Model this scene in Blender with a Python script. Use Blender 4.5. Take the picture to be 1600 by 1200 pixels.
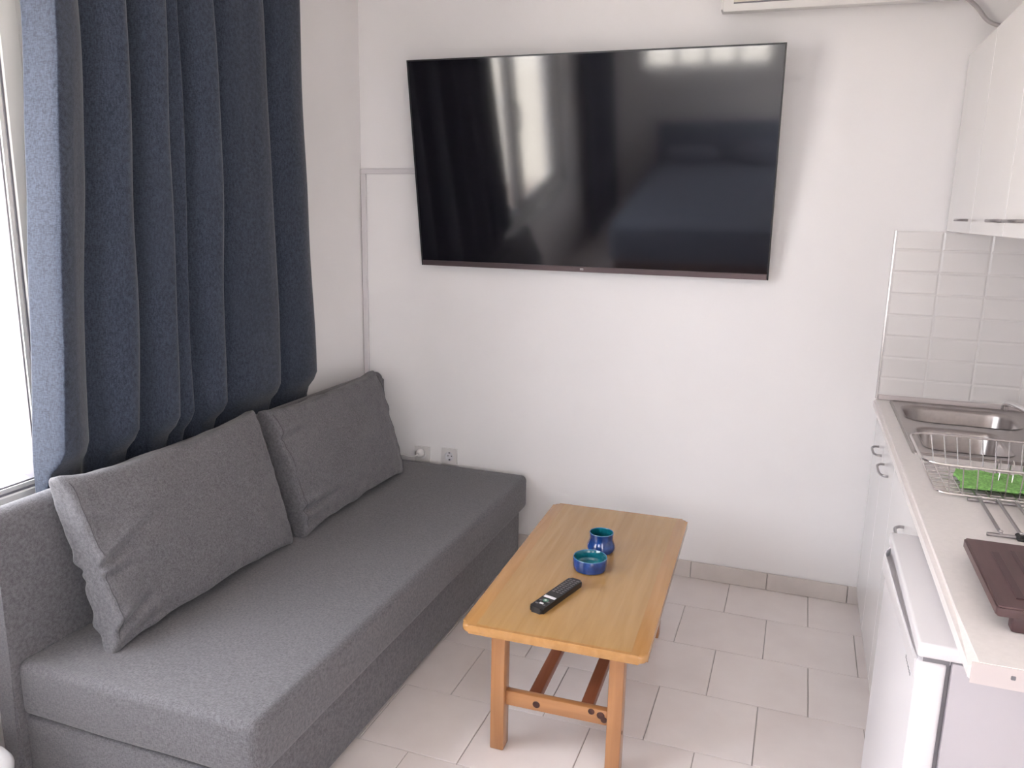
import bpy, bmesh, math, random
from mathutils import Vector, Matrix, noise
random.seed(7)
for o in list(bpy.data.objects): bpy.data.objects.remove(o)
sc = bpy.context.scene
COL = sc.collection

# ------------------------------------------------------------------ camera
YAW, PIT, ROL, FPX = -0.34101552, -0.2120307, 0.01988012, 1256.49
CAM = Vector((0, -3.482, 1.612))
cy_, sy_ = math.cos(YAW), math.sin(YAW); cp_, sp_ = math.cos(PIT), math.sin(PIT); cr_, sr_ = math.cos(ROL), math.sin(ROL)
fw = Vector((sy_*cp_, cy_*cp_, sp_)); rt = Vector((cy_, -sy_, 0)); up = rt.cross(fw)
r2 = rt*cr_+up*sr_; u2 = up*cr_-rt*sr_
cd = bpy.data.cameras.new('camera'); cam = bpy.data.objects.new('camera', cd); COL.objects.link(cam)
cam.matrix_world = Matrix(((r2.x, u2.x, -fw.x, CAM.x), (r2.y, u2.y, -fw.y, CAM.y), (r2.z, u2.z, -fw.z, CAM.z), (0, 0, 0, 1)))
cd.sensor_width = 36; cd.lens = FPX/1600*36; cd.clip_start = .02
sc.camera = cam

# ------------------------------------------------------------------ world, sun, exposure
w = bpy.data.worlds.new('sky'); sc.world = w; w.use_nodes = True
bg = w.node_tree.nodes['Background']; bg.inputs[0].default_value = (.97, 1.0, 1.06, 1); bg.inputs[1].default_value = 6.5
sd = bpy.data.lights.new('sun', 'SUN'); sd.energy = 9; sd.angle = math.radians(1.5); sd.color = (1, .94, .84)
sun = bpy.data.objects.new('sun', sd); COL.objects.link(sun)
sun.rotation_euler = Vector((-.55, -.35, -.90)).to_track_quat('-Z', 'Y').to_euler()
vs = sc.view_settings; vs.view_transform = 'Standard'; vs.look = 'None'; vs.gamma = 1; vs.use_curve_mapping = False
vs.exposure = 1.06
DY0, DY1, DZ1 = -5.20, -3.80, 2.15                       # glazed double door added unseen in the right wall, behind the camera, for fill light
def portal(name, loc, rot, sx, sy):
    l = bpy.data.lights.new(name, 'AREA'); l.shape = 'RECTANGLE'; l.size = sx; l.size_y = sy
    l.cycles.is_portal = True
    o = bpy.data.objects.new(name, l); COL.objects.link(o); o.location = loc; o.rotation_euler = rot
portal('window_portal', (-2.20, -2.67, 1.55), (0, -math.pi/2, 0), 1.76, 2.0)
portal('rear_window_portal', (-1.08, -5.72, 1.52), (math.pi/2, 0, 0), 1.28, .46)

portal('fill_door_portal', (1.12, (DY0+DY1)/2, DZ1/2), (0, math.pi/2, 0), DZ1, DY1-DY0)

# ------------------------------------------------------------------ materials
def mat(name, col, rough=.5, metal=0., spec=.5, noise_s=None, noise_a=0., bump=0., bump_s=200., coat=0., stretch=None, trans=0.):
    m = bpy.data.materials.new(name); m.use_nodes = True
    nt = m.node_tree; b = nt.nodes['Principled BSDF']
    b.inputs['Base Color'].default_value = (*col, 1); b.inputs['Roughness'].default_value = rough
    b.inputs['Metallic'].default_value = metal; b.inputs['Specular IOR Level'].default_value = spec
    if coat: b.inputs['Coat Weight'].default_value = coat; b.inputs['Coat Roughness'].default_value = .08
    tc = nt.nodes.new('ShaderNodeTexCoord'); mp = nt.nodes.new('ShaderNodeMapping')
    nt.links.new(tc.outputs['Object'], mp.inputs[0])
    if stretch: mp.inputs['Scale'].default_value = stretch
    if noise_s:
        n = nt.nodes.new('ShaderNodeTexNoise'); n.inputs['Scale'].default_value = noise_s; n.inputs['Detail'].default_value = 5
        nt.links.new(mp.outputs[0], n.inputs['Vector'])
        r = nt.nodes.new('ShaderNodeValToRGB')
        r.color_ramp.elements[0].position = .3; r.color_ramp.elements[1].position = .7
        r.color_ramp.elements[0].color = (*[c*(1-noise_a) for c in col], 1); r.color_ramp.elements[1].color = (*[min(1, c*(1+noise_a)) for c in col], 1)
        nt.links.new(n.outputs['Fac'], r.inputs[0]); nt.links.new(r.outputs[0], b.inputs['Base Color'])
    if bump:
        n2 = nt.nodes.new('ShaderNodeTexNoise'); n2.inputs['Scale'].default_value = bump_s; n2.inputs['Detail'].default_value = 3
        nt.links.new(mp.outputs[0], n2.inputs['Vector'])
        bp = nt.nodes.new('ShaderNodeBump'); bp.inputs['Strength'].default_value = bump; bp.inputs['Distance'].default_value = .002
        nt.links.new(n2.outputs['Fac'], bp.inputs['Height']); nt.links.new(bp.outputs[0], b.inputs['Normal'])
    return m

def fabric_mat(name, dark, light, scale=420., weave=900., bump=.35, sheen=.2):
    """Heathered woven cloth: two stretched noises (warp and weft) mixed between two yarn colours."""
    m = bpy.data.materials.new(name); m.use_nodes = True; nt = m.node_tree; b = nt.nodes['Principled BSDF']
    b.inputs['Roughness'].default_value = .95; b.inputs['Specular IOR Level'].default_value = .15
    b.inputs['Sheen Weight'].default_value = sheen; b.inputs['Sheen Roughness'].default_value = .5
    tc = nt.nodes.new('ShaderNodeTexCoord'); outs = []
    for st in ((1, .25, .25), (.25, 1, 1)):
        mp = nt.nodes.new('ShaderNodeMapping'); mp.inputs['Scale'].default_value = st
        nt.links.new(tc.outputs['Object'], mp.inputs[0])
        n = nt.nodes.new('ShaderNodeTexNoise'); n.inputs['Scale'].default_value = scale; n.inputs['Detail'].default_value = 2
        nt.links.new(mp.outputs[0], n.inputs['Vector']); outs.append(n.outputs['Fac'])
    ad = nt.nodes.new('ShaderNodeMath'); ad.operation = 'ADD'
    nt.links.new(outs[0], ad.inputs[0]); nt.links.new(outs[1], ad.inputs[1])
    hf = nt.nodes.new('ShaderNodeMath'); hf.operation = 'MULTIPLY'; hf.inputs[1].default_value = .5
    nt.links.new(ad.outputs[0], hf.inputs[0])
    r = nt.nodes.new('ShaderNodeValToRGB'); r.color_ramp.elements[0].position = .36; r.color_ramp.elements[1].position = .64
    r.color_ramp.elements[0].color = (*dark, 1); r.color_ramp.elements[1].color = (*light, 1)
    nt.links.new(hf.outputs[0], r.inputs[0]); nt.links.new(r.outputs[0], b.inputs['Base Color'])
    bp = nt.nodes.new('ShaderNodeBump'); bp.inputs['Strength'].default_value = bump; bp.inputs['Distance'].default_value = .001
    nt.links.new(hf.outputs[0], bp.inputs['Height']); nt.links.new(bp.outputs[0], b.inputs['Normal'])
    return m

def wood_mat(name, c1, c2, rough=.3, axis=1, knots=False, coat=.3):
    m = bpy.data.materials.new(name); m.use_nodes = True; nt = m.node_tree; b = nt.nodes['Principled BSDF']
    b.inputs['Roughness'].default_value = rough; b.inputs['Coat Weight'].default_value = coat; b.inputs['Coat Roughness'].default_value = .12
    tc = nt.nodes.new('ShaderNodeTexCoord'); mp = nt.nodes.new('ShaderNodeMapping')
    s = [22, 22, 22]; s[axis] = 1.6; mp.inputs['Scale'].default_value = s
    nt.links.new(tc.outputs['Object'], mp.inputs[0])
    n = nt.nodes.new('ShaderNodeTexNoise'); n.inputs['Scale'].default_value = 1.6; n.inputs['Detail'].default_value = 6; n.inputs['Distortion'].default_value = .6
    nt.links.new(mp.outputs[0], n.inputs['Vector'])
    r = nt.nodes.new('ShaderNodeValToRGB'); r.color_ramp.elements[0].position = .3; r.color_ramp.elements[1].position = .72
    r.color_ramp.elements[0].color = (*c1, 1); r.color_ramp.elements[1].color = (*c2, 1)
    nt.links.new(n.outputs['Fac'], r.inputs[0])
    nt.links.new(r.outputs[0], b.inputs['Base Color'])
    return m

M = {}
M['wall'] = mat('white_wall_paint', (.885, .858, .858), .75, spec=.25, noise_s=3, noise_a=.012, bump=.12, bump_s=60)
M['ceiling'] = mat('ceiling_paint', (.90, .885, .885), .8, spec=.2)
M['grout'] = mat('floor_grout', (.46, .42, .40), .9)
M['grout_w'] = mat('splash_grout', (.80, .77, .76), .85)
M['splash_tile'] = mat('splash_tile_glaze', (.78, .745, .735), .16, noise_s=6, noise_a=.015)
M['white_gloss'] = mat('white_gloss_laminate', (.87, .855, .86), .16, noise_s=4, noise_a=.01)
M['white_matt'] = mat('white_laminate', (.86, .84, .845), .35)
M['counter'] = mat('pale_counter_laminate', (.85, .80, .785), .34, noise_s=90, noise_a=.025)
M['counter_edge'] = mat('counter_end_laminate', (.60, .535, .53), .45)
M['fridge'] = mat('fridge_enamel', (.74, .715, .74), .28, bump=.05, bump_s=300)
M['fridge_shaded'] = mat('fridge_enamel_shaded', (.47, .44, .47), .35, bump=.05, bump_s=300)  # white fridge side greyed down, shade mixed into the enamel colour
M['fridge_grey'] = mat('fridge_grey_plastic', (.70, .69, .72), .4)
M['gasket'] = mat('grey_gasket', (.20, .19, .21), .6)
M['steel'] = mat('brushed_steel', (.44, .405, .395), .3, metal=1, noise_s=60, noise_a=.06, stretch=(1, 12, 1))
M['chrome'] = mat('chrome', (.78, .76, .77), .12, metal=1)
M['wire'] = mat('chromed_wire', (.66, .63, .63), .22, metal=1)
M['handle'] = mat('satin_nickel', (.40, .38, .39), .3, metal=1)
M['alu'] = mat('aluminium_strip', (.72, .70, .71), .25, metal=1)
M['sofa'] = fabric_mat('grey_heather_fabric', (.092, .088, .095), (.175, .168, .178))
M['seam'] = mat('dark_seam_thread', (.075, .07, .075), .9)
M['curtain'] = fabric_mat('blue_denim_curtain', (.020, .026, .041), (.054, .065, .094), scale=330, sheen=.25)
M['screen'] = mat('tv_screen_glass', (.009, .008, .011), .075, spec=.9)
M['tv_black'] = mat('tv_black_plastic', (.012, .012, .014), .35)
M['tv_lip'] = mat('tv_bronze_lip', (.17, .13, .135), .3, metal=.7)
M['wood_top'] = wood_mat('varnished_pine_top', (.395, .215, .070), (.475, .275, .100), .24, 1)
M['wood_band'] = wood_mat('varnished_pine_band', (.40, .195, .062), (.48, .25, .090), .25, 1)
M['wood_leg'] = wood_mat('varnished_pine_leg', (.34, .150, .060), (.43, .205, .085), .3, 2)
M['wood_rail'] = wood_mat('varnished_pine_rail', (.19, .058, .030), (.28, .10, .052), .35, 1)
M['wood_cross'] = wood_mat('varnished_pine_crossbar', (.34, .150, .060), (.43, .205, .085), .3, 0)
M['knot'] = mat('dark_wood_knot', (.055, .018, .012), .4, noise_s=90, noise_a=.5)
M['blue_glaze'] = mat('cobalt_glaze', (.010, .045, .19), .12, noise_s=40, noise_a=.45, coat=.6)
M['teal_glaze'] = mat('turquoise_glaze', (.006, .125, .165), .12, noise_s=40, noise_a=.3, coat=.6)
M['rim_glaze'] = mat('pale_blue_rim_glaze', (.035, .16, .30), .15, coat=.5)
M['remote'] = mat('black_remote_plastic', (.012, .010, .011), .4)
M['button'] = mat('grey_rubber_button', (.13, .12, .125), .5)
M['white_btn'] = mat('white_button', (.75, .72, .73), .4)
M['teal_btn'] = mat('green_button', (.06, .2, .13), .4)
M['socket'] = mat('white_socket_plastic', (.76, .73, .72), .35)
M['dark'] = mat('dark_hole', (.03, .028, .028), .7)
M['trunking'] = mat('white_pvc_trunking', (.70, .67, .685), .45)
M['ac'] = mat('ac_white_plastic', (.72, .70, .675), .4)
M['ac_beige'] = mat('ac_beige_flap', (.60, .56, .47), .45)
M['cable'] = mat('grey_cable', (.46, .43, .435), .5)
M['board'] = mat('brown_lacquered_board', (.105, .058, .060), .38, noise_s=7, noise_a=.18, stretch=(6, 1, 6))
M['board_dark'] = mat('dark_brown_board_edge', (.075, .038, .042), .4)
M['sponge'] = mat('green_microfibre', (.25, .52, .15), .95, noise_s=140, noise_a=.3, bump=.8, bump_s=220)
M['plastic_w'] = mat('white_plastic', (.76, .745, .76), .3)
M['pvc'] = mat('white_pvc_frame', (.72, .715, .70), .3)
M['sheet'] = mat('blue_grey_bedspread', (.20, .23, .30), .9, bump=.3, bump_s=40)
M['pillow'] = mat('blue_grey_pillowcase', (.24, .26, .33), .9)
M['bedwood'] = wood_mat('dark_bed_wood', (.16, .08, .045), (.23, .12, .07), .4, 0)
M['concrete'] = mat('balcony_plaster', (.70, .64, .56), .9, noise_s=8, noise_a=.05)
M['terracotta'] = mat('balcony_tiles', (.56, .47, .40), .8)
M['building'] = mat('sunlit_plaster', (.74, .69, .62), .9)
M['rail_m'] = mat('railing_paint', (.62, .62, .63), .4)
M['ink'] = mat('dark_grey_print', (.20, .20, .21), .5)

def tile_floor_mat():
    m = bpy.data.materials.new('ceramic_floor_tile'); m.use_nodes = True; nt = m.node_tree; b = nt.nodes['Principled BSDF']
    b.inputs['Roughness'].default_value = .30; b.inputs['Specular IOR Level'].default_value = .4
    geo = nt.nodes.new('ShaderNodeNewGeometry'); oi = nt.nodes.new('ShaderNodeObjectInfo')
    n = nt.nodes.new('ShaderNodeTexNoise'); n.inputs['Scale'].default_value = 7; n.inputs['Detail'].default_value = 6
    nt.links.new(geo.outputs['Position'], n.inputs['Vector'])
    mx = nt.nodes.new('ShaderNodeMath'); mx.operation = 'MULTIPLY_ADD'; mx.inputs[1].default_value = .35
    nt.links.new(oi.outputs['Random'], mx.inputs[0]); nt.links.new(n.outputs['Fac'], mx.inputs[2])
    r = nt.nodes.new('ShaderNodeValToRGB'); r.color_ramp.elements[0].position = .35; r.color_ramp.elements[1].position = 1.0
    r.color_ramp.elements[0].color = (.78, .705, .685, 1); r.color_ramp.elements[1].color = (.86, .795, .775, 1)
    nt.links.new(mx.outputs[0], r.inputs[0]); nt.links.new(r.outputs[0], b.inputs['Base Color'])
    return m
M['floor_tile'] = tile_floor_mat()
M['skirt_tile'] = mat('ceramic_skirting', (.66, .60, .57), .35, noise_s=12, noise_a=.05)
def glass_mat():
    m = bpy.data.materials.new('clear_pane'); m.use_nodes = True; nt = m.node_tree; nt.nodes.clear()
    out = nt.nodes.new('ShaderNodeOutputMaterial'); t = nt.nodes.new('ShaderNodeBsdfTransparent'); g = nt.nodes.new('ShaderNodeBsdfGlossy')
    g.inputs['Roughness'].default_value = .02; mix = nt.nodes.new('ShaderNodeMixShader'); mix.inputs[0].default_value = .06
    nt.links.new(t.outputs[0], mix.inputs[1]); nt.links.new(g.outputs[0], mix.inputs[2]); nt.links.new(mix.outputs[0], out.inputs[0])
    return m
M['pane'] = glass_mat()

# ------------------------------------------------------------------ mesh helpers
def new(): return bmesh.new()
def box(bm, x0, x1, y0, y1, z0, z1, bev=0., seg=2):
    g = bmesh.ops.create_cube(bm, size=1); vs_ = g['verts']
    for v in vs_:
        v.co = Vector(((x0+x1)/2+v.co.x*(x1-x0), (y0+y1)/2+v.co.y*(y1-y0), (z0+z1)/2+v.co.z*(z1-z0)))
    if bev > 0:
        es = list({e for v in vs_ for e in v.link_edges})
        bmesh.ops.bevel(bm, geom=es, offset=bev, segments=seg, profile=.5, affect='EDGES')
    return bm
def tube(bm, pts, r, n=8, closed=False):
    pts = [Vector(p) for p in pts]; rings = []; N = len(pts); prev = None
    for i, p in enumerate(pts):
        if closed: t = pts[(i+1) % N]-pts[i-1]
        else: t = pts[min(i+1, N-1)]-pts[max(i-1, 0)]
        t.normalize()
        if prev is None:
            a = Vector((0, 0, 1)) if abs(t.z) < .9 else Vector((1, 0, 0)); u = t.cross(a).normalized()
        else:
            u = (prev-t*prev.dot(t)); u = u.normalized() if u.length > 1e-6 else t.orthogonal().normalized()
        prev = u; v = t.cross(u); rr = r[i] if isinstance(r, (list, tuple)) else r
        rings.append([bm.verts.new(p+(u*math.cos(2*math.pi*k/n)+v*math.sin(2*math.pi*k/n))*rr) for k in range(n)])
    for i in range(N if closed else N-1):
        a, b = rings[i], rings[(i+1) % N]
        for k in range(n): bm.faces.new((a[k], a[(k+1) % n], b[(k+1) % n], b[k]))
    if not closed: bm.faces.new(rings[0][::-1]); bm.faces.new(rings[-1])
    return bm
def lathe(bm, prof, n=40, c=(0, 0, 0), cap0=True, cap1=True):
    rings = []
    for r, z in prof:
        rings.append([bm.verts.new((c[0]+r*math.cos(2*math.pi*k/n), c[1]+r*math.sin(2*math.pi*k/n), c[2]+z)) for k in range(n)])
    for a, b in zip(rings, rings[1:]):
        for k in range(n): bm.faces.new((a[k], a[(k+1) % n], b[(k+1) % n], b[k]))
    if cap0: bm.faces.new(rings[0][::-1])
    if cap1: bm.faces.new(rings[-1])
    return bm
def prism(bm, pts, axis, a0, a1):
    """Extrude a 2-D outline along x, y or z."""
    def P(p, a): return {0: (a, p[0], p[1]), 1: (p[0], a, p[1]), 2: (p[0], p[1], a)}[axis]
    A = [bm.verts.new(P(p, a0)) for p in pts]; B = [bm.verts.new(P(p, a1)) for p in pts]; n = len(pts)
    for i in range(n): bm.faces.new((A[i], A[(i+1) % n], B[(i+1) % n], B[i]))
    bm.faces.new(A[::-1]); bm.faces.new(B); return bm
def rrect(x0, x1, y0, y1, r, n=6):
    o = []
    for cx, cy, a0 in ((x1-r, y1-r, 0), (x0+r, y1-r, 90), (x0+r, y0+r, 180), (x1-r, y0+r, 270)):
        for i in range(n+1):
            a = math.radians(a0+90*i/n); o.append((cx+r*math.cos(a), cy+r*math.sin(a)))
    return o
def smooth_path(pts, n=8):
    pts = [Vector(p) for p in pts]; out = []
    P = [pts[0]*2-pts[1]]+pts+[pts[-1]*2-pts[-2]]
    for i in range(1, len(P)-2):
        for k in range(n):
            t = k/n; p0, p1, p2, p3 = P[i-1:i+3]
            out.append(.5*((2*p1)+(p2-p0)*t+(2*p0-5*p1+4*p2-p3)*t*t+(3*p1-p0-3*p2+p3)*t**3))
    return out+[pts[-1]]
def finish(bm, name, smooth, ang=35):
    bmesh.ops.recalc_face_normals(bm, faces=bm.faces)
    me = bpy.data.meshes.new(name); bm.to_mesh(me); bm.free()
    if smooth:
        for p in me.polygons: p.use_smooth = True
        if ang: me.set_sharp_from_angle(angle=math.radians(ang))
    return me
def root_loc(o):
    v = Vector((0, 0, 0))
    while o is not None: v += o.location; o = o.parent
    return v
def obj(name, bm, m, parent=None, world=True, smooth=True, ang=35, label=None, origin=None):
    """One mesh object. world=True: the bmesh holds world coordinates, made local to the parent's base."""
    off = root_loc(parent) if parent and world else Vector((0, 0, 0))
    if origin is not None and parent is None: off = Vector(origin)
    if off.length: bmesh.ops.translate(bm, verts=bm.verts, vec=-off)
    me = finish(bm, name, smooth, ang); me.materials.append(M[m] if isinstance(m, str) else m)
    o = bpy.data.objects.new(name, me); COL.objects.link(o)
    if parent: o.parent = parent
    if origin is not None and parent is None: o.location = off
    if label: o['label'] = label
    return o
def inst(name, src, loc, parent, rot=None):
    o = bpy.data.objects.new(name, src.data); COL.objects.link(o); o.parent = parent; o.location = loc
    if rot: o.rotation_euler = rot
    return o
def tag(o, label, cat, group=None):
    o['label'] = label; o['category'] = cat
    if group: o['group'] = group
    return o
def thing(name, label, cat, loc, rot=None, group=None):
    o = bpy.data.objects.new(name, None); COL.objects.link(o); o.location = loc; o.empty_display_size = .1
    if rot: o.rotation_euler = rot
    return tag(o, label, cat, group)
def struct(name, bm, m, label, origin=None, smooth=False, parent=None):
    o = obj(name, bm, m, parent, smooth=smooth, origin=origin); o['kind'] = 'structure'; o['label'] = label; return o
def struct_root(name, label, loc):
    o = bpy.data.objects.new(name, None); COL.objects.link(o); o.location = loc; o['kind'] = 'structure'; o['label'] = label; return o

# ------------------------------------------------------------------ the room
XL, XR, YB, YR, ZC = -2.02, .90, 0.0, -5.50, 2.70
WY0, WY1, WZ0, WZ1 = -3.66, -1.68, .68, 2.42          # window in the left wall
RX0, RX1, RZ0, RZ1 = -1.72, -.44, 1.29, 1.74           # window in the rear wall
floor = struct('floor', box(new(), XL, XR, YR, YB, -.12, -.004), 'grout', 'grey grout bed of the cream tiled floor')
struct('ceiling', box(new(), XL-.2, XR+.2, YR-.2, YB+.2, ZC, ZC+.15), 'ceiling', 'plain white ceiling')
wall_back = struct('wall_back', box(new(), XL-.2, XR+.2, YB, YB+.2, -.12, ZC), 'wall', 'white painted wall that carries the television')
b = new(); T = .2
box(b, XL-T, XL, WY1, YB, -.12, ZC); box(b, XL-T, XL, YR, WY0, -.12, ZC)
box(b, XL-T, XL, WY0, WY1, -.12, WZ0); box(b, XL-T, XL, WY0, WY1, WZ1, ZC)
struct('wall_left', b, 'wall', 'white painted window wall behind the blue curtain')
b = new(); box(b, XR, XR+T, DY1, YB, -.12, ZC); box(b, XR, XR+T, YR, DY0, -.12, ZC); box(b, XR, XR+T, DY0, DY1, DZ1, ZC); box(b, XR, XR+T, DY0, DY1, -.12, 0)
wall_right = struct('wall_right', b, 'wall', 'white painted wall behind the kitchen units')
b = new()
box(b, XL-T, RX0, YR-T, YR, -.12, ZC); box(b, RX1, XR+T, YR-T, YR, -.12, ZC)
box(b, RX0, RX1, YR-T, YR, -.12, RZ0); box(b, RX0, RX1, YR-T, YR, RZ1, ZC)
struct('wall_rear', b, 'wall', 'white painted wall with a high four pane window')

# floor tiles, running bond
PX, PY, J = .329, .315, .0030
tmesh = None
def add_floor_tile(x0, x1, y0, y1):
    global tmesh
    full = abs((x1-x0)-PX) < 1e-4 and abs((y1-y0)-PY) < 1e-4
    dz = random.uniform(-.0003, .0003)
    if full and tmesh is not None:
        inst('tile', tmesh, ((x0+x1)/2, (y0+y1)/2, dz), floor); return
    bm = box(new(), -(x1-x0)/2+J/2, (x1-x0)/2-J/2, -(y1-y0)/2+J/2, (y1-y0)/2-J/2, -.008, 0)
    te = [e for e in bm.edges if all(v.co.z > -.001 for v in e.verts)]
    bmesh.ops.bevel(bm, geom=te, offset=.0012, segments=1, affect='EDGES')
    o = obj('tile', bm, 'floor_tile', floor, world=False, smooth=False); o.location = ((x0+x1)/2, (y0+y1)/2, dz)
    if full: tmesh = o
row = 0; y1 = 0.0; y0 = -.290
while y1 > YR+.01:
    ph = -.180 if row % 2 == 0 else -.339
    k = math.floor((XL-ph)/PX); x = ph+k*PX
    while x < XR-1e-4:
        a, c = max(x, XL), min(x+PX, XR)
        if c-a > .01: add_floor_tile(a, c, max(y0, YR), y1)
        x += PX
    y1 = y0; y0 = y1-PY; row += 1
# skirting pieces
def skirting(name, label, along, fixed, s0, s1, sign):
    h, t = .078, .010
    if along == 'x': base = box(new(), s0, s1, fixed-.004*sign if sign > 0 else fixed, fixed if sign > 0 else fixed+.004, 0.0, h-.003)
    else: base = box(new(), fixed, fixed+.004*sign, s0, s1, 0.0, h-.003)
    r = struct(name, base, 'grout', label)
    x = s0; first = {}
    while x < s1-.01:
        e = min(x+PX, s1); L = round(e-x, 4)
        mid = (x+e)/2
        if along == 'x': loc = (mid, fixed-sign*(.004+t/2)*1, 0); 
        else: loc = (fixed+sign*(.004+t/2), mid, 0)
        if L in first: inst('tile', first[L], loc, r)
        else:
            hl = L/2-.0012
            bm = box(new(), -hl, hl, -t/2, t/2, .0005, h, .0015, 1) if along == 'x' else box(new(), -t/2, t/2, -hl, hl, .0005, h, .0015, 1)
            o = obj('tile', bm, 'skirt_tile', r, world=False, smooth=False); o.location = loc; first[L] = o
        x = e
skirting('baseboard_back', 'beige ceramic skirting along the television wall', 'x', 0.0, -2.0, .36, 1)
skirting('baseboard_left', 'beige ceramic skirting along the window wall', 'y', XL, YR+.02, -.02, 1)
skirting('baseboard_right', 'beige ceramic skirting beyond the kitchen units', 'y', XR, DY1+.01, -2.2, -1)

# splashback tiles on the back and right walls
TW, TH = .164, .0842
SZ0, SZ1 = .921, 1.566
def splash_tile(wd, ht, key, cache, parent, loc, rz):
    k = (round(wd, 3), round(ht, 3))
    if k in cache: inst('tile', cache[k], loc, parent, (0, 0, rz)); return
    hx, hz, g = wd/2-.0011, ht/2-.0011, .006
    bm = new()
    def rect(dx, dz, y): return [bm.verts.new((sx*(hx-dx), y, sz*(hz-dz))) for sx, sz in ((-1, -1), (1, -1), (1, 1), (-1, 1))]
    A, B, C_ = rect(0, 0, 0), rect(0, 0, -.005), rect(g, g, -.0064)
    for a, c in ((A, B), (B, C_)):
        for i in range(4): bm.faces.new((a[i], a[(i+1) % 4], c[(i+1) % 4], c[i]))
    bm.faces.new(C_); bm.faces.new(A[::-1])
    o = obj('tile', bm, 'splash_tile', parent, world=False, smooth=False); o.location = loc; o.rotation_euler = (0, 0, rz); cache[k] = o
cache = {}
obj('grout_bed', box(new(), .331, XR, -.0084, 0, SZ0-.02, SZ1), 'grout_w', wall_back, smooth=False)
obj('grout_bed', box(new(), XR-.0084, XR, -2.08, -.011, SZ0-.02, SZ1), 'grout_w', wall_right, smooth=False)
zs = [SZ0]+[1.494-TH*k for k in range(6, -1, -1)]+[SZ1]
zs = [z for z in zs if z > SZ0+.02 or z == SZ0]
for za, zb in zip(zs, zs[1:]):
    x = .331
    while x < XR-.02:
        e = min(.331+TW*(round((x-.331)/TW)+1), XR-.006)
        splash_tile(e-x, zb-za, 0, cache, wall_back, ((x+e)/2, -.004, (za+zb)/2), 0); x = .331+TW*(round((x-.331)/TW)+1)
    y = -.012
    while y > -2.07:
        e = max(y-TW, -2.08)
        splash_tile(y-e, zb-za, 0, cache, wall_right, (XR-.004, (y+e)/2, (za+zb)/2), -math.pi/2); y = e
struct('trim_1', box(new(), .323, .331, -.0125, 0, .902, SZ1+.002, .001, 1), 'alu', 'shiny metal edge strip beside the splashback tiles')

# ------------------------------------------------------------------ window in the left wall (two sashes)
win = struct_root('window_1', 'white framed two sash window beside the blue curtain', (XL-.1, (WY0+WY1)/2, WZ0))
fx0, fx1 = -2.15, -2.075
b = new(); fw_ = .05
box(b, fx0, fx1, WY0, WY1, WZ0, WZ0+fw_, .003, 1); box(b, fx0, fx1, WY0, WY1, WZ1-fw_, WZ1, .003, 1)
box(b, fx0, fx1, WY0, WY0+fw_, WZ0+fw_, WZ1-fw_, .003, 1); box(b, fx0, fx1, WY1-fw_, WY1, WZ0+fw_, WZ1-fw_, .003, 1)
obj('frame', b, 'pvc', win, smooth=False)
obj('sill', box(new(), -2.20, -2.00, WY0-.0, WY1+.0, WZ0-.001, WZ0+.018, .004, 2), 'pvc', win)
ym = -2.60
for (sa, sb, handle) in ((ym, WY1-fw_, True), (WY0+fw_, ym, False)):
    z0, z1 = WZ0+fw_, WZ1-fw_; s = .062; x0, x1 = fx0+.008, fx1+.006
    b = new()
    box(b, x0, x1, sa, sb, z0, z0+s, .004, 1); box(b, x0, x1, sa, sb, z1-s, z1, .004, 1)
    box(b, x0, x1, sa, sa+s, z0+s, z1-s, .004, 1); box(b, x0, x1, sb-s, sb, z0+s, z1-s, .004, 1)
    sash = obj('sash', b, 'pvc', win, smooth=False)
    g = .006
    for gi, (ins, col) in enumerate(((s, 'gasket'), (s+g, 'pvc'), (s+g+.012, 'gasket'))):
        wd = (.006, .012, .005)[gi]; xx = (x1-.004, x1-.008, x1-.014)[gi]
        b = new(); a, c, p, q = sa+ins, sb-ins, z0+ins, z1-ins
        box(b, x0+.01, xx, a, c, p, p+wd); box(b, x0+.01, xx, a, c, q-wd, q); box(b, x0+.01, xx, a, a+wd, p+wd, q-wd); box(b, x0+.01, xx, c-wd, c, p+wd, q-wd)
        obj(('gasket', 'glazing_bead', 'gasket')[gi], b, col, sash, smooth=False)
    ins = s+g+.012+.003
    obj('pane', box(new(), -2.118, -2.112, sa+ins, sb-ins, z0+ins, z1-ins), 'pane', sash, smooth=False)
    if handle:
        b = new(); yh = sa+.03
        tube(b, smooth_path([(x1, yh, 1.40), (x1+.035, yh, 1.41), (x1+.045, yh, 1.49), (x1+.035, yh, 1.57), (x1, yh, 1.58)], 5), .008)
        obj('handle', b, 'gasket', sash)

# rear window, four panes
win2 = struct_root('window_2', 'high four pane window in the rear wall', ((RX0+RX1)/2, YR-.1, RZ0))
b = new(); y0, y1 = YR-.15, YR-.09
box(b, RX0, RX1, y0, y1, RZ0, RZ0+.04); box(b, RX0, RX1, y0, y1, RZ1-.04, RZ1)
box(b, RX0, RX0+.04, y0, y1, RZ0+.04, RZ1-.04); box(b, RX1-.04, RX1, y0, y1, RZ0+.04, RZ1-.04)
obj('frame', b, 'pvc', win2, smooth=False)
pw = (RX1-RX0-.08)/4
for i in range(4):
    a = RX0+.04+i*pw
    if i: obj('mullion', box(new(), a-.02, a+.02, y0, y1, RZ0+.04, RZ1-.04), 'pvc', win2, smooth=False)
    obj('pane', box(new(), a+.02, a+pw-.02, y0+.028, y0+.032, RZ0+.04, RZ1-.04), 'pane', win2, smooth=False)

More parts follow.
